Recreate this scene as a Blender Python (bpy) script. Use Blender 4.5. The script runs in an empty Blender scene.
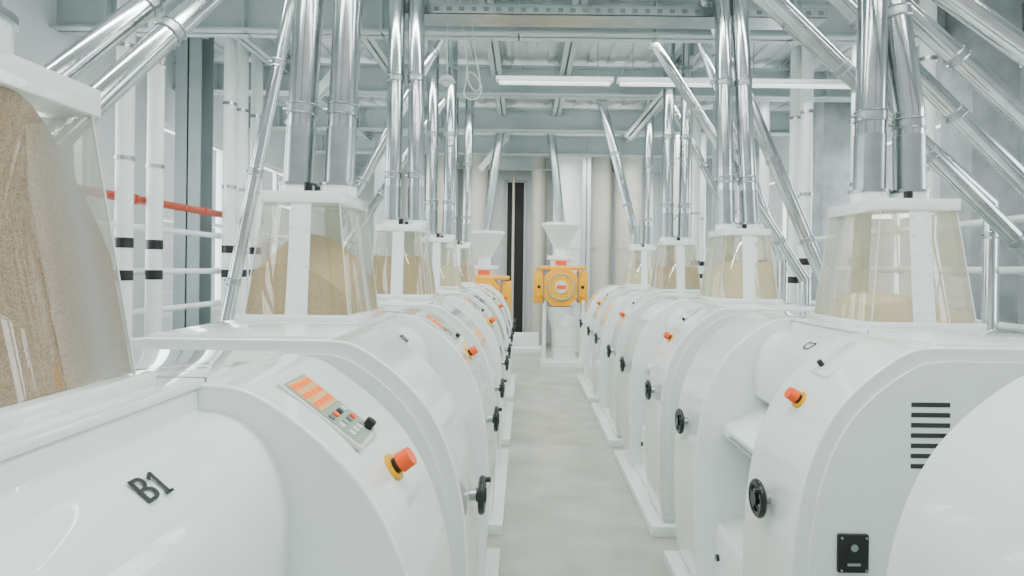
import bpy, bmesh, math, random
from mathutils import Vector, Matrix
random.seed(4)
scene = bpy.context.scene
COL = scene.collection

# ------------------------------------------------------------------ materials
def mat(name, color, rough=0.5, metal=0.0, noise=0.0, nscale=5.0, bump=0.0, bscale=40.0, coat=0.0, emis=None, estr=0.0, c2=None, detail=4.0):
    m = bpy.data.materials.new(name); m.use_nodes = True
    nt = m.node_tree; b = nt.nodes["Principled BSDF"]
    b.inputs["Base Color"].default_value = (*color, 1)
    b.inputs["Roughness"].default_value = rough
    b.inputs["Metallic"].default_value = metal
    b.inputs["Coat Weight"].default_value = coat
    b.inputs["Coat Roughness"].default_value = 0.03
    tc = nt.nodes.new("ShaderNodeTexCoord")
    if noise > 0 or c2:
        n = nt.nodes.new("ShaderNodeTexNoise"); n.inputs["Scale"].default_value = nscale
        n.inputs["Detail"].default_value = detail
        nt.links.new(tc.outputs["Object"], n.inputs["Vector"])
        r = nt.nodes.new("ShaderNodeValToRGB")
        d = c2 if c2 else tuple(max(0, c * (1 - noise)) for c in color)
        r.color_ramp.elements[0].position = 0.35; r.color_ramp.elements[1].position = 0.65
        r.color_ramp.elements[0].color = (*d, 1); r.color_ramp.elements[1].color = (*color, 1)
        nt.links.new(n.outputs["Fac"], r.inputs["Fac"])
        nt.links.new(r.outputs["Color"], b.inputs["Base Color"])
    if bump > 0:
        n2 = nt.nodes.new("ShaderNodeTexNoise"); n2.inputs["Scale"].default_value = bscale
        nt.links.new(tc.outputs["Object"], n2.inputs["Vector"])
        bp = nt.nodes.new("ShaderNodeBump"); bp.inputs["Strength"].default_value = bump
        bp.inputs["Distance"].default_value = 0.01
        nt.links.new(n2.outputs["Fac"], bp.inputs["Height"])
        nt.links.new(bp.outputs["Normal"], b.inputs["Normal"])
    if emis:
        b.inputs["Emission Color"].default_value = (*emis, 1)
        b.inputs["Emission Strength"].default_value = estr
    return m

def clear_mat(name, tint, milk, milkcol):
    m = bpy.data.materials.new(name); m.use_nodes = True
    nt = m.node_tree; nt.nodes.clear()
    out = nt.nodes.new("ShaderNodeOutputMaterial")
    tr = nt.nodes.new("ShaderNodeBsdfTransparent"); tr.inputs[0].default_value = (*tint, 1)
    df = nt.nodes.new("ShaderNodeBsdfDiffuse"); df.inputs[0].default_value = (*milkcol, 1)
    tl = nt.nodes.new("ShaderNodeBsdfTranslucent"); tl.inputs[0].default_value = (*milkcol, 1)
    mt = nt.nodes.new("ShaderNodeMixShader"); mt.inputs[0].default_value = .4
    nt.links.new(df.outputs[0], mt.inputs[1]); nt.links.new(tl.outputs[0], mt.inputs[2])
    gl = nt.nodes.new("ShaderNodeBsdfGlossy"); gl.inputs["Roughness"].default_value = 0.02
    # Schlick reflectance of a thin sheet (same from both sides)
    lw = nt.nodes.new("ShaderNodeLayerWeight"); lw.inputs[0].default_value = .5
    pw = nt.nodes.new("ShaderNodeMath"); pw.operation = 'POWER'; pw.inputs[1].default_value = 4.0
    ml = nt.nodes.new("ShaderNodeMath"); ml.operation = 'MULTIPLY_ADD'; ml.inputs[1].default_value = .9; ml.inputs[2].default_value = .08
    nt.links.new(lw.outputs["Facing"], pw.inputs[0]); nt.links.new(pw.outputs[0], ml.inputs[0])
    tc = nt.nodes.new("ShaderNodeTexCoord")
    n = nt.nodes.new("ShaderNodeTexNoise"); n.inputs["Scale"].default_value = 3.0; n.inputs["Detail"].default_value = 6
    nt.links.new(tc.outputs["Object"], n.inputs["Vector"])
    mr = nt.nodes.new("ShaderNodeMapRange"); mr.inputs[1].default_value = 0.3; mr.inputs[2].default_value = 0.7
    mr.inputs[3].default_value = milk * 0.4; mr.inputs[4].default_value = min(1, milk * 1.6)
    nt.links.new(n.outputs["Fac"], mr.inputs[0])
    m1 = nt.nodes.new("ShaderNodeMixShader"); m2 = nt.nodes.new("ShaderNodeMixShader")
    nt.links.new(mr.outputs[0], m1.inputs[0]); nt.links.new(tr.outputs[0], m1.inputs[1]); nt.links.new(mt.outputs[0], m1.inputs[2])
    nt.links.new(ml.outputs[0], m2.inputs[0]); nt.links.new(m1.outputs[0], m2.inputs[1]); nt.links.new(gl.outputs[0], m2.inputs[2])
    nt.links.new(m2.outputs[0], out.inputs[0])
    return m

def grain_mat(name, a, b_, sc=160):
    m = bpy.data.materials.new(name); m.use_nodes = True
    nt = m.node_tree; b = nt.nodes["Principled BSDF"]; b.inputs["Roughness"].default_value = 0.9
    b.inputs["Specular IOR Level"].default_value = .2
    tc = nt.nodes.new("ShaderNodeTexCoord")
    v = nt.nodes.new("ShaderNodeTexVoronoi"); v.inputs["Scale"].default_value = sc
    nt.links.new(tc.outputs["Object"], v.inputs["Vector"])
    r = nt.nodes.new("ShaderNodeValToRGB")
    r.color_ramp.elements[0].color = (*a, 1); r.color_ramp.elements[1].color = (*b_, 1)
    sp = nt.nodes.new("ShaderNodeSeparateColor")
    nt.links.new(v.outputs["Color"], sp.inputs[0]); nt.links.new(sp.outputs[0], r.inputs[0])
    nt.links.new(r.outputs[0], b.inputs["Base Color"])
    bp = nt.nodes.new("ShaderNodeBump"); bp.inputs["Strength"].default_value = 0.3; bp.inputs["Distance"].default_value = 0.002
    nt.links.new(v.outputs["Distance"], bp.inputs["Height"]); nt.links.new(bp.outputs[0], b.inputs["Normal"])
    return m

WHITE = mat("white_enamel", (0.80, 0.87, 0.84), 0.18, coat=1.0, noise=0.03, nscale=2)
WHITE2 = mat("white_steel_paint", (0.78, 0.84, 0.82), 0.35, noise=0.05, nscale=3)
SEAM = mat("dark_seam_rubber", (0.14, 0.17, 0.16), 0.6)  # dark tone of the joints, also used for some keys and tray slots
STEEL = mat("polished_steel", (0.60, 0.64, 0.64), 0.15, metal=1.0, noise=0.2, nscale=6)
STEEL2 = mat("satin_steel", (0.42, 0.47, 0.47), 0.30, metal=1.0, noise=0.15, nscale=9)
BLACK = mat("black_plastic", (0.006, 0.007, 0.008), 0.35)
VENT = mat("vent_slot_grey", (0.02, 0.024, 0.026), 0.5)
DARKG = mat("dark_green_wheel", (0.005, 0.010, 0.009), 0.25)
ORANGE = mat("orange_red_plastic", (0.95, 0.10, 0.005), 0.35)
YELLOW = mat("yellow_paint", (0.95, 0.43, 0.005), 0.4, noise=0.1, nscale=4)
YEL2 = mat("yellow_ring", (0.9, 0.45, 0.0), 0.4)
REDP = mat("red_pipe_paint", (0.45, 0.06, 0.025), 0.4)
LED = mat("orange_led", (0.9, 0.14, 0.005), 0.4, emis=(1.0, 0.16, 0.005), estr=0.5)
PANELG = mat("panel_grey_film", (0.30, 0.38, 0.29), 0.35)
PANELW = mat("panel_white", (0.64, 0.69, 0.63), 0.35)
AMBER = mat("amber_display", (0.75, 0.42, 0.18), 0.35)
INK = mat("label_ink", (0.02, 0.03, 0.03), 0.5)
FLOOR = mat("pale_concrete", (0.46, 0.48, 0.41), 0.38, c2=(0.33, 0.36, 0.30), nscale=2.2, bump=0.05, bscale=30, detail=9)
WALL = mat("wall_panel_paint", (0.72, 0.77, 0.77), 0.55, noise=0.06, nscale=1.5)
CEIL = mat("ceiling_sheet", (0.76, 0.81, 0.82), 0.5, noise=0.08, nscale=2)
BEAM = mat("beam_paint", (0.48, 0.55, 0.55), 0.45, noise=0.08, nscale=2)
GREYC = mat("grey_column_paint", (0.30, 0.35, 0.36), 0.5, noise=0.08, nscale=3)
CONC = mat("concrete_column", (0.40, 0.44, 0.45), 0.8, noise=0.3, nscale=4, bump=0.2, detail=8)
BEIGE = mat("beige_duct", (0.54, 0.53, 0.46), 0.5, noise=0.06, nscale=2)
TANK = mat("white_tank", (0.80, 0.82, 0.78), 0.45, noise=0.05, nscale=2)
DARK = mat("dark_opening", (0.02, 0.02, 0.018), 0.7)
TUBE = mat("fluorescent_tube", (1, 1, 1), 0.4, emis=(0.95, 1.0, 0.98), estr=1.0)
GLASSL = clear_mat("acrylic_clear", (0.98, 0.98, 0.95), 0.10, (0.78, 0.77, 0.64))
GLASSR = clear_mat("acrylic_dusty", (0.98, 0.96, 0.90), 0.26, (0.84, 0.81, 0.65))
WGLASS = clear_mat("window_glass", (0.95, 0.98, 0.98), 0.06, (0.8, 0.85, 0.85))
G_BROWN = grain_mat("wheat_bran_grain", (0.19, 0.115, 0.065), (0.45, 0.32, 0.20), 420)
G_TAN = grain_mat("semolina_tan", (0.33, 0.23, 0.10), (0.52, 0.40, 0.22), 260)
G_CREAM = grain_mat("flour_cream", (0.58, 0.49, 0.29), (0.70, 0.62, 0.42), 200)

# ------------------------------------------------------------------ mesh builder
class MB:
    def __init__(s):
        s.bm = bmesh.new(); s.mats = []
    def mi(s, m):
        if m not in s.mats: s.mats.append(m)
        return s.mats.index(m)
    def _tag(s, verts, m):
        i = s.mi(m); fs = set()
        for v in verts:
            for f in v.link_faces: fs.add(f)
        for f in fs: f.material_index = i
    def box(s, lo, hi, m, mtx=None, bev=0.0):
        lo = Vector(lo); hi = Vector(hi)
        M = Matrix.Translation((lo + hi) / 2) @ Matrix.Diagonal((*(hi - lo), 1))
        if mtx: M = mtx @ M
        r = bmesh.ops.create_cube(s.bm, size=1, matrix=M)
        vs = r["verts"]; i = s.mi(m)
        for v in vs:
            for f in v.link_faces: f.material_index = i
        if bev > 0:
            es = list({e for v in vs for e in v.link_edges})
            bmesh.ops.bevel(s.bm, geom=es, offset=bev, segments=2, affect='EDGES', profile=0.5, material=i)
    def cyl(s, a, b, r1, m, r2=None, seg=24, cap=True):
        a = Vector(a); b = Vector(b); d = b - a
        r2 = r1 if r2 is None else r2
        M = Matrix.Translation((a + b) / 2) @ d.to_track_quat('Z', 'Y').to_matrix().to_4x4()
        r = bmesh.ops.create_cone(s.bm, cap_ends=cap, segments=seg, radius1=r1, radius2=r2, depth=d.length, matrix=M)
        s._tag(r["verts"], m)
    def sphere(s, c, r, m, sc=(1, 1, 1)):
        M = Matrix.Translation(c) @ Matrix.Diagonal((*sc, 1))
        q = bmesh.ops.create_uvsphere(s.bm, u_segments=20, v_segments=12, radius=r, matrix=M)
        s._tag(q["verts"], m)
    def prism(s, prof, y0, y1, m):   # profile in xz extruded in y
        n = len(prof); i = s.mi(m)
        A = [s.bm.verts.new((p[0], y0, p[1])) for p in prof]
        B = [s.bm.verts.new((p[0], y1, p[1])) for p in prof]
        fs = [s.bm.faces.new(A), s.bm.faces.new(B[::-1])]
        for k in range(n):
            fs.append(s.bm.faces.new((A[k], B[k], B[(k + 1) % n], A[(k + 1) % n])))
        for f in fs: f.material_index = i
        bmesh.ops.recalc_face_normals(s.bm, faces=fs)
    def torus(s, c, axis, R, r, m, seg=28, ss=10):
        q = Vector(axis).to_track_quat('Z', 'Y').to_matrix().to_4x4()
        M = Matrix.Translation(c) @ q; i = s.mi(m); g = []
        for a in range(seg):
            t = 2 * math.pi * a / seg; row = []
            for b in range(ss):
                u = 2 * math.pi * b / ss
                row.append(s.bm.verts.new(M @ Vector(((R + r * math.cos(u)) * math.cos(t), (R + r * math.cos(u)) * math.sin(t), r * math.sin(u)))))
            g.append(row)
        for a in range(seg):
            for b in range(ss):
                f = s.bm.faces.new((g[a][b], g[(a + 1) % seg][b], g[(a + 1) % seg][(b + 1) % ss], g[a][(b + 1) % ss])); f.material_index = i
    def quads(s, vs, faces, m):
        i = s.mi(m); V = [s.bm.verts.new(v) for v in vs]
        for f in faces:
            q = s.bm.faces.new([V[k] for k in f]); q.material_index = i
    def mesh(s, name, ang=35):
        for f in s.bm.faces: f.smooth = True
        lim = math.radians(ang)
        for e in s.bm.edges:
            if len(e.link_faces) == 2:
                try: e.smooth = e.calc_face_angle() < lim
                except Exception: e.smooth = True
        me = bpy.data.meshes.new(name); s.bm.to_mesh(me); s.bm.free()
        for m in s.mats: me.materials.append(m)
        return me
    def obj(s, name, parent=None, bevel=0.0):
        return link(name, s.mesh(name), parent, bevel)

def link(name, data, parent=None, bevel=0.0):
    o = bpy.data.objects.new(name, data); COL.objects.link(o)
    if parent: o.parent = parent
    if bevel > 0:
        b = o.modifiers.new("bevel", 'BEVEL'); b.width = bevel; b.segments = 4
        b.limit_method = 'ANGLE'; b.angle_limit = math.radians(40); b.harden_normals = True
    return o

def catmull(pts, n=6):
    out = []
    P = [Vector(p) for p in pts]
    for i in range(len(P) - 1):
        p0 = P[max(i - 1, 0)]; p1 = P[i]; p2 = P[i + 1]; p3 = P[min(i + 2, len(P) - 1)]
        for k in range(n):
            t = k / n
            out.append(0.5 * ((2 * p1) + (-p0 + p2) * t + (2 * p0 - 5 * p1 + 4 * p2 - p3) * t * t + (-p0 + 3 * p1 - 3 * p2 + p3) * t ** 3))
    out.append(P[-1]); return out

# ------------------------------------------------------------------ roller mill
TOP = 1.78
half = [(0.36, TOP), (0.45, 1.768), (0.54, 1.72), (0.65, 1.635), (0.755, 1.52), (0.835, 1.37), (0.89, 1.18), (0.918, 0.95), (0.925, 0.65), (0.91, 0.30), (0.89, 0.12)]
hp = catmull(half, 5)
cover_prof = [(-p.x, p.y) for p in reversed(hp)] + [(p.x, p.y) for p in hp]
CI = 0.42      # inner face of the end covers
mg = catmull([(0.35, 1.715), (0.43, 1.70), (0.505, 1.64), (0.55, 1.55), (0.57, 1.44), (0.565, 1.31)], 6)
mh = [(0.34, TOP - .012), (0.345, 1.72)] + [(p.x, p.y) for p in mg] + [(0.55, 1.295), (0.47, 1.29), (0.47, 1.25), (0.72, 1.14), (0.755, 1.12), (0.755, 1.06), (0.73, 1.045), (0.58, 1.02), (0.56, 1.0), (0.56, 0.60), (0.58, 0.57), (0.78, 0.52), (0.80, 0.49), (0.80, 0.12)]
mid_prof = [(-p[0], p[1]) for p in reversed(mh)] + mh

def surf(x):
    for a, b in zip(hp, hp[1:]):
        if a.x <= x <= b.x and b.x > a.x:
            t = (x - a.x) / (b.x - a.x); z = a.y + (b.y - a.y) * t
            d = Vector((b.x - a.x, 0, b.y - a.y)).normalized()
            return Vector((x, 0, z)), d, Vector((-d.z, 0, d.x))
    return None

def frame_at(x, y):
    p, d, n = surf(x)
    M = Matrix.Identity(4)
    u = Vector((0, 1, 0))
    for i, ax in enumerate((d, u, n)):      # local X = downslope, Y = along machine, Z = normal
        for r in range(3): M[r][i] = ax[r]
    M.translation = Vector((p.x, y, p.z)); return M

def build_casing():
    m = MB()
    m.prism(cover_prof, CI, 0.95, WHITE)
    m.prism(cover_prof, -0.95, -CI, WHITE)
    m.prism(mid_prof, -CI - .01, CI + .01, WHITE)
    return m.mesh("mill_casing")

def scaled(prof, s, dz=0.0, cz=1.0):
    return [(x * s, cz + (z - cz) * s + dz) for x, z in prof]

def build_details(led):
    m = MB()
    ep = scaled(cover_prof, 0.93, 0.0, 0.95)
    m.prism(ep, 0.945, 0.960, WHITE); m.prism(ep, -0.960, -0.945, WHITE)
    m.box((-0.35, -0.93, TOP - .01), (0.35, 0.93, TOP + 0.012), WHITE, bev=0.005)
    for yy in (-CI - .02, CI + .02):
        m.box((-0.351, yy - .003, TOP), (0.351, yy + .003, TOP + 0.0128), SEAM)
    # joints of the upper end plates
    m.box((-.52, -.9615, 1.655), (.40, -.9595, 1.659), SEAM)
    for xx in (-.06, .14): m.box((xx - .002, -.9615, 1.56), (xx + .002, -.9595, 1.657), SEAM)
    for sx in (1, -1):
        for k in range(7):
            z = 1.555 - k * 0.040
            c = 0.39 * sx
            for s in ((1,) if sx > 0 else (-1,)):
                m.box((c - 0.076, min(s * .958, s * .9615), z - 0.009), (c + 0.076, max(s * .958, s * .9615), z + 0.009), VENT)
    m.box((0.63, 0.955, 0.90), (0.75, 0.975, 1.05), BLACK, bev=0.006)
    m.cyl((0.69, 0.97, 1.00), (0.69, 0.980, 1.00), 0.014, STEEL2)
    m.box((0.665, 0.97, 0.93), (0.715, 0.978, 0.94), STEEL2)
    for qx, qz in ((.642, .912), (.738, .912), (.642, 1.038), (.738, 1.038)): m.cyl((qx, .97, qz), (qx, .979, qz), .005, STEEL2, seg=8)
    F = frame_at(0.60, 0.62)
    if led:
        m.box((-0.14, -0.09, -0.01), (0.14, 0.09, 0.004), PANELW, F, bev=0.004)
        m.box((-0.128, -0.078, 0.003), (0.128, 0.078, 0.006), PANELG, F)
        m.box((-0.12, -0.07, 0.005), (-0.005, 0.07, 0.008), AMBER, F)
        for r in range(3):
            for c in range(4):
                m.box((-0.111 + r * 0.037, -0.062 + c * 0.033, 0.007), (-0.094 + r * 0.037, -0.038 + c * 0.033, 0.010), LED, F)
        for r in range(3):
            for c in range(4):
                mm = [SEAM, PANELW, ORANGE, PANELW, INK, PANELG, PANELW][(3 * r + 2 * c) % 7]
                m.box((0.015 + r * 0.034, -0.066 + c * 0.034, 0.005), (0.033 + r * 0.034, -0.045 + c * 0.034, 0.010), mm, F)
        m.cyl(F @ Vector((0.108, 0.05, 0.006)), F @ Vector((0.108, 0.05, 0.030)), 0.015, BLACK)
    else:
        m.box((-0.13, -0.05, -0.01), (0.10, 0.10, 0.004), WHITE, F, bev=0.003)
        m.cyl(F @ Vector((0.05, -0.02, 0.003)), F @ Vector((0.05, -0.02, 0.03)), 0.012, BLACK)
    F2 = frame_at(0.765, 0.66)
    m.cyl(F2 @ Vector((0, 0, -.01)), F2 @ Vector((0, 0, 0.010)), 0.040, YEL2)
    m.cyl(F2 @ Vector((0, 0, 0.01)), F2 @ Vector((0, 0, 0.032)), 0.023, BLACK)
    m.cyl(F2 @ Vector((0, 0, 0.026)), F2 @ Vector((0, 0, 0.064)), 0.030, ORANGE, r2=0.027)
    for sx in (1, -1):
        lo, hi = sorted((sx * 0.54, sx * 0.58))
        m.box((lo, -0.37, 0.64), (hi, 0.37, 0.97), WHITE, bev=0.006)
        m.cyl((sx * 0.765, -0.25, 1.09), (sx * 0.765, 0.25, 1.09), 0.008, STEEL2, seg=12)
        for yy in (-0.33, 0.33):
            m.cyl((sx * 0.79, yy, 0.35), (sx * 0.815, yy, 0.35), 0.02, BLACK, seg=14)
        for yy in (-0.68, 0.68):
            zz = 1.08
            m.cyl((sx * 0.88, yy, zz), (sx * 0.955, yy, zz), 0.024, STEEL2, seg=16)
            m.torus((sx * 0.955, yy, zz), (1, 0, 0), 0.068, 0.015, DARKG)
            m.cyl((sx * 0.93, yy, zz), (sx * 0.975, yy, zz), 0.030, DARKG, seg=18)
            for k in range(5):
                t = k * 2 * math.pi / 5 + 0.4
                m.cyl((sx * 0.955, yy, zz), (sx * 0.955, yy + 0.066 * math.cos(t), zz + 0.066 * math.sin(t)), 0.013, DARKG, seg=10)
            m.cyl((sx * 0.955, yy + .05, zz + .05), (sx * 0.99, yy + .05, zz + .05), 0.012, DARKG, seg=12)
    m.box((-0.98, -1.0, 0.0), (0.98, 1.0, 0.09), WHITE2, bev=0.008)
    m.box((-0.87, -0.93, 0.085), (0.87, 0.93, 0.135), WHITE2)
    return m.mesh("mill_fittings")

HB, HT = (0.26, 0.31), (0.19, 0.255)
ZB, ZT = 1.815, 2.40
def hop(t, inset=0.0):
    return (HB[0] + (HT[0] - HB[0]) * t - inset, HB[1] + (HT[1] - HB[1]) * t - inset, ZB + (ZT - ZB) * t)

def build_hopper_glass(gm):
    m = MB()
    x0, y0, z0 = hop(0); x1, y1, z1 = hop(1)
    vs = [(-x0, -y0, z0), (x0, -y0, z0), (x0, y0, z0), (-x0, y0, z0), (-x1, -y1, z1), (x1, -y1, z1), (x1, y1, z1), (-x1, y1, z1)]
    m.quads(vs, [(0, 1, 5, 4), (1, 2, 6, 5), (2, 3, 7, 6), (3, 0, 4, 7)], gm)
    return m.mesh("hopper_glass", 10)

def build_hopper_frame():
    m = MB()
    m.box((-0.29, -0.34, 1.785), (0.29, 0.34, 1.825), WHITE, bev=0.004)
    m.box((-0.205, -0.27, 2.385), (0.205, 0.27, 2.445), WHITE, bev=0.005)
    x0, y0, z0 = hop(0); x1, y1, z1 = hop(1)
    for s in (1, -1):
        w0, w1 = 0.055, 0.050; th = 0.008
        a = [(-w0, s * (y0 - .002), z0), (w0, s * (y0 - .002), z0), (w1, s * (y1 - .002), z1), (-w1, s * (y1 - .002), z1)]
        b = [(p[0], p[1] + s * th, p[2]) for p in a]
        m.quads(a + b, [(4, 5, 6, 7), (0, 1, 5, 4), (1, 2, 6, 5), (2, 3, 7, 6), (3, 0, 4, 7)], WHITE)
        for k in range(6):
            z = z0 + 0.06 + k * 0.095; t = (z - z0) / (z1 - z0); yy = y0 + (y1 - y0) * t
            for sx in (-0.038, 0.038):
                m.cyl((sx, s * yy, z), (sx, s * (yy + 0.012), z), 0.005, PANELW, seg=8)
    for sx in (1, -1):
        for sy in (1, -1):
            m.cyl((sx * x0, sy * y0, z0), (sx * x1, sy * y1, z1), 0.003, PANELW, seg=8)
    for sx in (-0.11, 0.11):
        m.cyl((sx, 0, 2.44), (sx, 0, 2.50), 0.098, WHITE)
        m.cyl((sx, 0, 2.50), (sx, 0, 2.515), 0.104, STEEL2)
    m.cyl((0.0, -0.16, 2.44), (0.0, -0.16, 2.50), 0.022, BLACK)
    m.cyl((0.06, -0.20, 2.44), (0.06, -0.20, 2.475), 0.016, BLACK)
    m.cyl((0.0, 0.17, 2.44), (0.0, 0.17, 2.49), 0.022, BLACK)
    return m.mesh("hopper_frame")

def build_grain(fill, gm):
    bm = bmesh.new(); N = 20; top = []; bot = []
    for j in range(N + 1):
        rt = []; rb = []
        for i in range(N + 1):
            u = i / N * 2 - 1; v = j / N * 2 - 1
            t = max(0.03, min(0.98, fill(u, v) + random.uniform(-.006, .006)))
            hx, hy, z = hop(t, 0.006)
            rt.append(bm.verts.new((u * hx, v * hy, z)))
            hx, hy, z = hop(0.0, 0.006)
            rb.append(bm.verts.new((u * hx, v * hy, z + 0.012)))
        top.append(rt); bot.append(rb)
    for j in range(N):
        for i in range(N):
            f = bm.faces.new((top[j][i], top[j][i + 1], top[j + 1][i + 1], top[j + 1][i])); f.smooth = True
            bm.faces.new((bot[j][i], bot[j + 1][i], bot[j + 1][i + 1], bot[j][i + 1]))
    for i in range(N):
        bm.faces.new((bot[0][i], bot[0][i + 1], top[0][i + 1], top[0][i]))
        bm.faces.new((bot[N][i + 1], bot[N][i], top[N][i], top[N][i + 1]))
        bm.faces.new((bot[i + 1][0], bot[i][0], top[i][0], top[i + 1][0]))
        bm.faces.new((bot[i][N], bot[i + 1][N], top[i + 1][N], top[i][N]))
    bmesh.ops.recalc_face_normals(bm, faces=bm.faces[:])
    for e in bm.edges:
        if len(e.link_faces) == 2 and e.calc_face_angle() > .6: e.smooth = False
    me = bpy.data.meshes.new("grain_heap"); bm.to_mesh(me); bm.free(); me.materials.append(gm)
    return me

casing = build_casing(); fitL = build_details(True); fitR = build_details(False); hframe = build_hopper_frame()
hgL = build_hopper_glass(GLASSL); hgR = build_hopper_glass(GLASSR)
fills = {
    ('L', 0): (lambda u, v: 0.97 - (0.50 * ((v - .25) / .75) ** 1.8 if v > .25 else 0) + .03 * (1 - u), G_BROWN),
    ('L', 1): (lambda u, v: 0.72 - 0.22 * abs(v - 0.3) - 0.16 * u * u - .10 * u, G_TAN),
    ('L', 2): (lambda u, v: 0.50 - 0.10 * v, G_TAN),
    ('L', 3): (lambda u, v: 0.45, G_CREAM), ('L', 4): (lambda u, v: 0.50, G_TAN),
    ('R', 0): (lambda u, v: 0.30, G_CREAM),
    ('R', 1): (lambda u, v: 0.24 - 0.10 * u * u - .05 * v * v + .05 * u, G_CREAM),
    ('R', 2): (lambda u, v: 0.45 + 0.12 * v, G_CREAM),
    ('R', 3): (lambda u, v: 0.5, G_TAN), ('R', 4): (lambda u, v: 0.45, G_CREAM)}
XL, XR = -1.13, 1.98
def mill_pos(side, k):
    X = XL if side == 'L' else XR; y = 0.98 + k * 2.40
    if side == 'L' and k == 0: y += .10
    if side == 'R' and k == 0: X += .05
    return X, y
labels = {('L', 0): "B1", ('L', 1): "B2", ('L', 2): "B3", ('L', 3): "C1", ('L', 4): "C2", ('R', 0): "C8", ('R', 1): "C7", ('R', 2): "C6", ('R', 3): "C5", ('R', 4): "C4"}
for side in 'LR':
    for k in range(5):
        X, y = mill_pos(side, k)
        e = bpy.data.objects.new("roller_mill", None); COL.objects.link(e)
        e.location = (X, y, 0); e.rotation_euler = (0, 0, 0 if side == 'L' else math.pi)
        link("casing", casing, e, 0.012); link("fittings", fitL if side == 'L' else fitR, e); link("hopper_frame", hframe, e)
        link("hopper_glass", hgL if (side == 'L') else hgR, e)
        f, g = fills[(side, k)]
        link("grain_heap", build_grain(f, g), e)
        a = Vector((0.44, 0, 1.697)); b = Vector((0.502, 0, 1.643))
        d = (b - a).normalized(); n = Vector((-d.z, 0, d.x))
        M = Matrix.Identity(4)
        for i, ax in enumerate((Vector((0, 1, 0)), -d, n)):
            for r in range(3): M[r][i] = ax[r]
        M.translation = (a + b) / 2 + n * 0.007 + Vector((0, 0.02 if side == 'L' else .1, 0))
        txt = labels[(side, k)]
        if txt[1] == "1":
            q = MB()
            q.box((.014, -.027, 0), (.022, .027, .0012), INK)
            q.box((.007, -.027, 0), (.030, -.021, .0012), INK)
            R = Matrix.Translation((.018, .0255, 0)) @ Matrix.Rotation(math.radians(215), 4, 'Z')
            q.box((0, -.0035, 0), (.018, .0035, .0012), INK, R)
            o = q.obj("label_digit", e); o.matrix_local = M
            txt = txt[0]; off = -.022
        else: off = 0
        cu = bpy.data.curves.new("label_text", 'FONT'); cu.body = txt; cu.size = 0.078; cu.extrude = 0.001
        cu.align_x = 'CENTER'; cu.align_y = 'CENTER'; cu.materials.append(INK)
        t = link("mill_label", cu, e)
        t.matrix_local = M @ Matrix.Translation((off, 0, 0))

# ------------------------------------------------------------------ spouts
CZ = 5.2
def spout(name, pts, r=0.076, m=STEEL, bands=True, band_step=0.9, first=0.38, sleeve=False):
    b = MB(); P = [Vector(p) for p in pts]
    for i, (p, q) in enumerate(zip(P, P[1:])):
        b.cyl(p, q, r, m, seg=28)
        if i < len(P) - 2: b.sphere(q, r * 1.0, m)
    if bands:
        for p, q in zip(P, P[1:]):
            d = (q - p); l = d.length; d.normalize(); s = first
            while s < l - 0.05:
                c = p + d * s
                b.cyl(c - d * 0.020, c + d * 0.020, r * 1.07, STEEL2, seg=28)
                b.torus(c + d * 0.026, d, r * 1.06, 0.005, STEEL2, seg=24, ss=6)
                b.torus(c - d * 0.026, d, r * 1.06, 0.005, STEEL2, seg=24, ss=6)
                side = d.cross(Vector((0, 1, 0.1))).normalized()
                b.cyl(c + side * r, c + side * (r + 0.030), 0.008, STEEL2, seg=8)
                s += band_step
            first = band_step * .6
    if sleeve:
        p, q = P[0], P[1]; d = (q - p).normalized()
        b.cyl(p, p + d * 0.30, r * 1.05, STEEL2, seg=28)
    return b.obj(name)

def up(p, lean, ztop=CZ):
    p = Vector(p); h = ztop - p.z
    return p + Vector((lean[0] * h, lean[1] * h, h))

leans = {('L', 0): ((0, 0), (0, 0)), ('L', 1): ((.045, 0), (.04, 0)), ('L', 2): ((.01, 0), (-.01, 0)), ('L', 3): ((0, 0), (.01, 0)), ('L', 4): ((0, 0), (0.02, 0)),
         ('R', 0): ((0, 0), (0, 0)), ('R', 1): ((.01, 0), None), ('R', 2): ((-.03, 0), (-.06, 0)), ('R', 3): ((0, 0), (.01, 0)), ('R', 4): (None, (0, 0))}
for side in 'LR':
    for k in range(5):
        X, y = mill_pos(side, k)
        for j, sx in enumerate((-0.11, 0.11)):
            ln = leans[(side, k)][j]; p = (X + sx, y, 2.516)
            if ln is not None:
                spout("steel_spout", [p, up(p, ln)], sleeve=True, first=0.40)
            elif side == 'R' and k == 1:
                spout("steel_spout", [p, (X + sx - .01, y, 2.95), (X + sx - .30, y + .1, 5.2)], sleeve=True, first=.36)
            else:
                spout("steel_spout", [p, (X + sx, y, 2.65), (1.20, y, 5.2)], sleeve=True)
spout("inclined_spout", [(3.15, 6.45, 0), (3.15, 6.45, 1.9), (1.75, 6.55, 5.2)], 0.07, first=.7)
spout("inclined_spout", [(-2.75, 2.35, 0), (-2.75, 2.35, 2.0), (-2.52, 2.5, 2.32), (-1.14, 4.43, 5.2)], 0.060, first=.7)
spout("inclined_spout", [(-2.45, 2.42, 0), (-2.45, 2.42, 1.95), (-2.36, 2.5, 2.13), (-0.98, 4.4, 5.2)], 0.062, first=.7)
spout("inclined_spout", [(-2.45, 5.0, 0), (-2.45, 5.0, 1.4), (-1.72, 5.0, 5.2)], 0.05)
spout("inclined_spout", [(-2.6, 7.3, 0), (-2.6, 7.3, 1.8), (-0.9, 7.6, 5.2)], 0.065)
spout("inclined_spout", [(-3.0, 9.6, 0), (-3.0, 9.6, 2.0), (-1.0, 9.8, 5.2)], 0.065)
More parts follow.
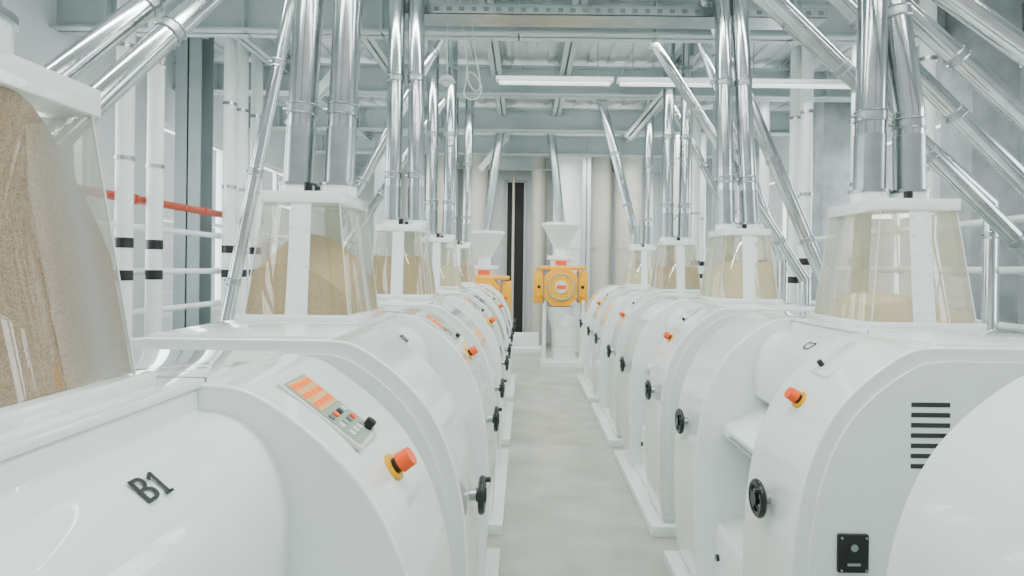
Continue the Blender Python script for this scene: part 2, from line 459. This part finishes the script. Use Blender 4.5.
def slant(x1, z1, x2, z2, y, xe, r=.075):
    s = (z2 - z1) / (x2 - x1); xt = x1 + (CZ - z1) / s; ze = z1 + (xe - x1) * s
    spout("inclined_spout", [(xe, y, 0), (xe, y, ze), (xt, y, CZ)], r, first=.6)
slant(1.85, 4.02, 3.62, 2.31, 4.55, 4.0, .06)
slant(2.15, 3.84, 3.3, 2.72, 4.15, 3.9, .06)
slant(2.33, 3.71, 3.06, 3.07, 3.85, 3.75, .06)
slant(2.03, 3.37, 2.41, 3.10, 2.95, 3.6, .055)
slant(2.45, 4.0, 3.6, 3.0, 5.3, 3.98, .06)
slant(1.6, 4.5, 3.1, 2.2, 7.2, 3.25, .06)
slant(2.2, 4.6, 3.3, 2.6, 9.5, 3.4, .06)
spout("inclined_spout", [(3.15, 7.6, 0), (3.15, 7.6, 2.2), (2.0, 7.6, 5.2)], 0.06)

# ------------------------------------------------------------------ room shell
XW0, XW1, YB, YN = -5.2, 5.4, 17.0, -1.5
b = MB(); b.box((XW0 - .2, YN, -0.15), (XW1 + .2, YB + .2, 0), FLOOR); b.obj("floor")
b = MB()
b.box((XW0 - .2, YN, CZ), (XW1 + .2, YB + .2, CZ + .12), CEIL)
x = XW0 + .1
while x < XW1:
    b.box((x, YN, CZ - 0.035), (x + 0.10, YB, CZ + .001), CEIL); x += 0.30
b.obj("ceiling")
b = MB(); b.box((XW0, YB, 0), (XW1, YB + .2, CZ), WALL)
x = XW0 + .05
while x < XW1 - .2:
    b.box((x, YB - .03, 0), (x + 0.14, YB + .001, CZ), WALL); x += 0.42
b.obj("wall_back")
WZ0, WZ1 = 1.3, 4.1
def side_wall(name, x0, x1, inner, wins):
    b = MB(); z0, z1 = WZ0, WZ1
    b.box((x0, YN, 0), (x1, YB, z0), WALL); b.box((x0, YN, z1), (x1, YB, CZ), WALL)
    y = YN
    for (a, c) in wins:
        b.box((x0, y, z0), (x1, a, z1), WALL); y = c
    b.box((x0, y, z0), (x1, YB, z1), WALL)
    b.obj(name)
    for i, (a, c) in enumerate(wins):
        w = MB(); xm = (x0 + x1) / 2
        for (p, q) in (((xm - .05, a, z0), (xm + .05, a + .07, z1)), ((xm - .05, c - .07, z0), (xm + .05, c, z1)), ((xm - .05, a, z0), (xm + .05, c, z0 + .07)), ((xm - .05, a, z1 - .07), (xm + .05, c, z1)), ((xm - .04, (a + c) / 2 - .03, z0), (xm + .04, (a + c) / 2 + .03, z1)), ((xm - .04, a, 2.7), (xm + .04, c, 2.76))):
            w.box(p, q, WHITE2)
        w.quads([(xm, a, z0), (xm, c, z0), (xm, c, z1), (xm, a, z1)], [(0, 1, 2, 3)], WGLASS)
        w.obj("window_%d" % (i + (1 if inner < 0 else 11)))
side_wall("wall_left", XW0 - .2, XW0, -1, [(1.5, 4.0), (5.2, 7.4), (8.6, 10.8), (12.0, 14.2)])
side_wall("wall_right", XW1, XW1 + .2, 1, [(2.0, 4.2), (7.6, 10.8), (11.6, 14.8)])

def ibeam_x(y, zb=4.78, h=0.36, w=0.2):
    b = MB()
    b.box((XW0, y - w / 2, zb), (XW1, y + w / 2, zb + .025), BEAM)
    b.box((XW0, y - w / 2, zb + h - .025), (XW1, y + w / 2, zb + h), BEAM)
    b.box((XW0, y - .012, zb), (XW1, y + .012, zb + h), BEAM)
    x = XW0 + 0.6
    while x < XW1:
        b.box((x - .008, y - w / 2 + .01, zb), (x + .008, y + w / 2 - .01, zb + h), BEAM); x += 1.5
    b.obj("ceiling_beam")
for y in (2.0, 4.4, 6.85, 9.2, 11.6, 14.0, 16.2): ibeam_x(y, 4.62, .42, .24)
def ibeam_y(x, zb=4.85, h=0.3, w=0.16):
    b = MB()
    b.box((x - w / 2, YN, zb), (x + w / 2, YB, zb + .02), BEAM)
    b.box((x - w / 2, YN, zb + h), (x + w / 2, YB, zb + h + .02), BEAM)
    b.box((x - .01, YN, zb), (x + .01, YB, zb + h), BEAM)
    b.obj("ceiling_joist")
for x in (-3.6, -2.0, -0.45, 0.55, 2.3, 3.9): ibeam_y(x, 4.90, .26)
def brace(p, q, w=.12):
    p = Vector(p); q = Vector(q); d = q - p
    M = Matrix.Translation((p + q) / 2) @ d.to_track_quat('Z', 'Y').to_matrix().to_4x4()
    b = MB(); L = d.length / 2
    b.box((-w / 2, -.01, -L), (w / 2, .01, L), WHITE2, M); b.box((-w / 2, -.06, -L), (-w / 2 + .012, .06, L), WHITE2, M); b.box((w / 2 - .012, -.06, -L), (w / 2, .06, L), WHITE2, M)
    b.obj("diagonal_brace")
brace((1.45, 8.85, 3.95), (2.45, 8.85, 5.18), .15)
brace((-1.0, 13.5, 4.2), (-0.45, 13.5, 4.9))
brace((-3.3, 8.6, 4.0), (-2.3, 8.6, 5.15), .12)
def column(x, y, m=BEAM, w=.28):
    b = MB()
    b.box((x - w / 2, y - w / 2, 0), (x + w / 2, y - w / 2 + .02, CZ), m); b.box((x - w / 2, y + w / 2 - .02, 0), (x + w / 2, y + w / 2, CZ), m)
    b.box((x - .01, y - w / 2, 0), (x + .01, y + w / 2, CZ), m)
    b.box((x - w / 2 - .06, y - w / 2 - .06, 0), (x + w / 2 + .06, y + w / 2 + .06, .03), m)
    b.obj("steel_column")
column(-4.5, 8.4, GREYC, .34); column(-3.4, 11.5, BEAM); column(3.35, 10.6, BEAM, .26); column(3.3, 13.4, BEAM)
column(-3.4, 14.6, BEAM); column(1.45, 14.9, BEAM, .2); column(-4.5, 4.2, GREYC, .3)
b = MB(); b.box((4.6, 6.4, 0), (5.1, 6.9, CZ), CONC, bev=.01); b.obj("concrete_pillar")
b = MB(); b.box((4.6, 9.6, 0), (5.1, 10.1, CZ), CONC, bev=.01); b.obj("concrete_pillar")

def vpipe(x, y, r=.08, bands=((2.27, .1), (1.95, .1))):
    b = MB(); b.cyl((x, y, 0), (x, y, CZ), r, WHITE2, seg=20)
    for z, h in bands: b.cyl((x, y, z - h / 2), (x, y, z + h / 2), r * 1.06, BLACK, seg=20)
    for z in (3.1, 4.2): b.cyl((x, y, z - .02), (x, y, z + .02), r * 1.12, STEEL2, seg=20)
    b.obj("conveying_pipe")
for x, y in ((-3.95, 6.1), (-3.95, 6.6), (-3.95, 8.25), (-3.95, 8.6), (-3.9, 8.95), (-3.8, 10.2), (-3.8, 10.6), (-3.7, 12.3), (-3.7, 12.8)): vpipe(x, y)
for x, y in ((3.75, 8.3), (3.75, 8.65), (3.8, 9.9), (3.7, 10.3), (3.7, 11.0), (3.6, 11.6), (3.9, 7.3), (3.55, 12.5), (4.0, 6.2), (3.1, 11.3), (2.95, 11.9), (3.0, 12.6)): vpipe(x, y, .075, ((2.2, .09), (1.95, .09)))
def hpipe(name, x, y0, y1, z, r, m):
    b = MB(); b.cyl((x, y0, z), (x, y1, z), r, m, seg=18)
    y = y0 + .3
    while y < y1:
        b.cyl((x, y - .03, z), (x, y + .03, z), r * 1.25, m, seg=18); y += 1.4
    b.obj(name)
hpipe("red_fire_pipe", -4.10, 2.0, 9.6, 2.74, .045, REDP)
for z in (2.45, 1.98, 1.55): hpipe("white_rail_pipe", -4.12, 1.0, 15.0, z, .035, WHITE2)
for z in (2.55, 2.1, 1.6): hpipe("white_rail_pipe", 4.3, 4.0, 15.0, z, .035, WHITE2)
def cabinet(x, y, w, d, h):
    b = MB(); b.box((x - w / 2, y - d / 2, 0.05), (x + w / 2, y + d / 2, h), WHITE2, bev=.015)
    b.box((x - w / 2 + .04, y - d / 2 - .015, .15), (x - .01, y - d / 2, h - .1), WHITE); b.box((x + .01, y - d / 2 - .015, .15), (x + w / 2 - .04, y - d / 2, h - .1), WHITE)
    b.cyl((x - .05, y - d / 2 - .04, h * .5), (x - .05, y - d / 2 - .04, h * .6), .01, BLACK, seg=8)
    b.box((x - w / 2, y - d / 2, 0), (x + w / 2, y + d / 2, .06), BLACK)
    b.obj("electrical_cabinet")
cabinet(-4.75, 6.1, .6, 1.0, 2.0)

def duct(x, r, y, m, name):
    b = MB(); b.cyl((x, y, 0), (x, y, CZ), r, m, seg=36)
    for z in (1.2, 2.6, 4.0): b.cyl((x, y, z - .02), (x, y, z + .02), r + .015, m, seg=36)
    b.obj(name)
duct(1.05, .36, 15.6, TANK, "storage_tank")
for (x, r, y) in ((1.9, .30, 15.9), (2.6, .33, 15.7), (.35, .20, 16.3), (-1.3, .30, 16.2), (-2.1, .32, 16.0), (-2.9, .3, 16.2)):
    duct(x, r, y, BEIGE, "aspiration_duct")
b = MB(); b.box((-0.50, YB - .08, 0), (-0.05, YB - .031, 4.4), DARK); b.box((-.57, YB - .1, 0), (-.50, YB - .03, 4.45), BEAM); b.box((-.05, YB - .1, 0), (.02, YB - .03, 4.45), BEAM); b.box((-.57, YB - .1, 4.4), (.02, YB - .03, 4.47), BEAM); b.obj("door_1")
b = MB(); b.cyl((-.33, 16.6, 0), (-.33, 16.6, CZ), .035, BEIGE, seg=16); b.obj("conveying_pipe")

def feeder(x, y, zc=1.64, lean=0.0):
    e = bpy.data.objects.new("yellow_flour_feeder", None); COL.objects.link(e); e.location = (x, y, 0)
    b = MB()
    R = .44
    prof = [(R * math.cos(math.radians(22.5 + 45 * k)), zc + R * math.sin(math.radians(22.5 + 45 * k))) for k in range(8)]
    b.prism(prof, -.28, .28, YELLOW)
    b.box((-.57, -.22, zc - .34), (-.36, .22, zc + .34), YELLOW, bev=.03)
    b.box((.36, -.22, zc - .34), (.57, .22, zc + .34), YELLOW, bev=.03)
    b.box((-.52, -.25, zc + .36), (.52, .25, zc + .44), YELLOW, bev=.02)
    b.cyl((0, -.28, zc), (0, -.33, zc), .27, YEL2, seg=32); b.cyl((0, -.33, zc), (0, -.36, zc), .13, PANELW, seg=32)
    b.torus((0, -.33, zc), (0, 1, 0), .27, .015, PANELG)
    b.box((-.10, -.37, zc - .04), (.10, -.355, zc + .04), ORANGE)
    for k in range(12):
        t = k * math.pi / 6
        b.cyl((.225 * math.cos(t), -.325, zc + .225 * math.sin(t)), (.225 * math.cos(t), -.345, zc + .225 * math.sin(t)), .016, STEEL2, seg=8)
    for sx in (-.46, .46):
        b.box((sx - .07, -.235, zc - .2), (sx + .07, -.215, zc + .22), YEL2); b.cyl((sx, -.23, zc), (sx, -.26, zc), .035, BLACK, seg=12)
    for sx in (-.36, .36): b.box((sx - .012, -.29, zc - .34), (sx + .012, -.22, zc + .36), SEAM)
    b.obj("housing", e, .012)
    b = MB()
    b.cyl((0, 0, zc + .42), (0, 0, zc + .62), .22, WHITE2); b.box((-.28, -.22, zc + .58), (.28, .22, zc + .66), WHITE2)
    b.box((-.12, -.235, zc + .46), (.12, -.21, zc + .56), ORANGE)
    b.cyl((0, 0, zc + .66), (0, 0, zc + .80), .13, WHITE2)
    b.cyl((0, 0, zc + .80), (0, 0, zc + 1.30), .13, WHITE2, r2=.40, seg=32); b.cyl((0, 0, zc + 1.30), (0, 0, zc + 1.36), .41, WHITE2, seg=32)
    b.cyl((0, 0, zc + 1.36), (lean * (CZ - zc - 1.36), 0, CZ), .09, STEEL2)
    b.obj("inlet_funnel", e)
    b = MB()
    b.cyl((0, 0, zc - .42), (0, 0, zc - .9), .30, WHITE2, r2=.18, seg=28)
    b.cyl((.10, 0, 0.1), (.10, 0, zc - .6), .24, WHITE2, seg=28)
    for z in (.4, .8): b.cyl((.10, 0, z), (.10, 0, z + .03), .245, PANELW, seg=28)
    for sx, sy in ((-.34, -.2), (-.34, .2), (.48, -.2), (.48, .2)):
        b.box((sx - .035, sy - .035, 0), (sx + .035, sy + .035, zc - .28), WHITE2)
    b.box((-.42, -.28, 0), (.56, .28, .10), WHITE2)
    b.obj("pedestal", e)
feeder(0.76, 13.3, 1.68, -.12); feeder(-0.84, 12.9, 1.46, .14)
b = MB(); b.box((-.6, 14.6, 0), (.5, 15.2, .18), WHITE2, bev=.01); b.box((-.5, 14.9, .18), (.35, 15.15, .5), WHITE2, bev=.01); b.obj("floor_conveyor_cover")

b = MB()
b.box((-1.2, 6.0, 4.52), (2.9, 6.3, 4.53), STEEL2); b.box((-1.2, 6.0, 4.52), (2.9, 6.01, 4.62), STEEL2); b.box((-1.2, 6.29, 4.52), (2.9, 6.3, 4.62), STEEL2)
x = -1.15
while x < 2.85:
    b.box((x, 5.996, 4.55), (x + .05, 6.0, 4.59), SEAM); x += .12
for x in (-1.0, .9, 2.7): b.cyl((x, 6.15, 4.53), (x, 6.15, CZ), .008, STEEL2, seg=8)
b.obj("cable_tray")
def lamp(x0, x1, y, z):
    b = MB(); b.box((x0, y - .06, z), (x1, y + .06, z + .06), WHITE2, bev=.008)
    for dy in (-.03, .03): b.cyl((x0 + .04, y + dy, z - .018), (x1 - .04, y + dy, z - .018), .016, TUBE, seg=12)
    for x in (x0 + .2, x1 - .2): b.cyl((x, y, z + .06), (x, y, CZ), .006, STEEL2, seg=6)
    b.obj("fluorescent_lamp")
for x0 in (-.4, 1.15, 2.7): lamp(x0, x0 + 1.5, 7.95, 4.46)
for y, z, E in ((0.6, 4.7, 155), (2.2, 4.7, 145), (4.6, 4.72, 165), (7.05, 4.72, 165), (9.4, 4.72, 165), (11.8, 4.72, 170), (14.2, 4.72, 200)):
    L = bpy.data.lights.new("ceiling_fill_strip", 'AREA'); L.shape = 'RECTANGLE'; L.size = 7.0; L.size_y = .10; L.energy = E; L.color = (.98, 1, .985)
    o = link("ceiling_fill_strip", L); o.location = (0.3, y, z)
for sx, ys in ((-1, (2.75, 6.3, 9.7, 13.1)), (1, (3.1, 9.2, 13.2))):
    for y in ys:
        L = bpy.data.lights.new("daylight", 'AREA'); L.shape = 'RECTANGLE'; L.size = 2.7; L.size_y = 2.6; L.energy = 150; L.color = (.93, .97, 1)
        o = link("daylight", L); o.location = (sx * 5.45 - (0 if sx < 0 else -.2), y, 2.7); o.rotation_euler = (0, math.radians(90) * (-1 if sx < 0 else 1), 0)

b = MB(); b.cyl((-.83, 6.4, 3.98), (-.83, 6.4, 4.04), .09, PANELW, r2=.05); b.cyl((-.83, 6.4, 4.04), (-.83, 6.4, CZ), .006, PANELW, seg=6); b.sphere((-.83, 6.4, 3.97), .04, PANELW); b.obj("pendant_sensor")
cu = bpy.data.curves.new("c", 'CURVE'); cu.dimensions = '3D'; cu.bevel_depth = .006; sp = cu.splines.new('NURBS')
pts = [(-.75, 6.5, 5.2), (-.70, 6.5, 4.6), (-.58, 6.5, 4.1), (-.72, 6.5, 3.85), (-.50, 6.5, 3.80), (-.45, 6.5, 4.0), (-.66, 6.5, 4.2), (-.6, 6.5, 3.9), (-.42, 6.5, 3.9), (-.62, 6.5, 4.5), (-.6, 6.5, 5.2)]
sp.points.add(len(pts) - 1)
for p, c in zip(sp.points, pts): p.co = (*c, 1)
sp.use_endpoint_u = True; sp.order_u = 4; cu.materials.append(PANELW); link("hanging_cable", cu)

# ------------------------------------------------------------------ world + camera
w = bpy.data.worlds.new("World"); scene.world = w; w.use_nodes = True
w.node_tree.nodes["Background"].inputs[0].default_value = (.94, .98, 1, 1)
w.node_tree.nodes["Background"].inputs[1].default_value = 0.8
cam = bpy.data.cameras.new("Camera"); co = bpy.data.objects.new("Camera", cam); COL.objects.link(co)
cam.sensor_width = 36; cam.lens = 620 / 1024 * 36; cam.shift_x = -13 / 1024; cam.shift_y = -20 / 1024
cam.clip_start = .05
co.matrix_world = Matrix.Translation((0, 0, 2.07)) @ Matrix.Rotation(math.radians(90), 4, 'X') @ Matrix.Rotation(math.radians(0.7), 4, 'Z')
scene.camera = co
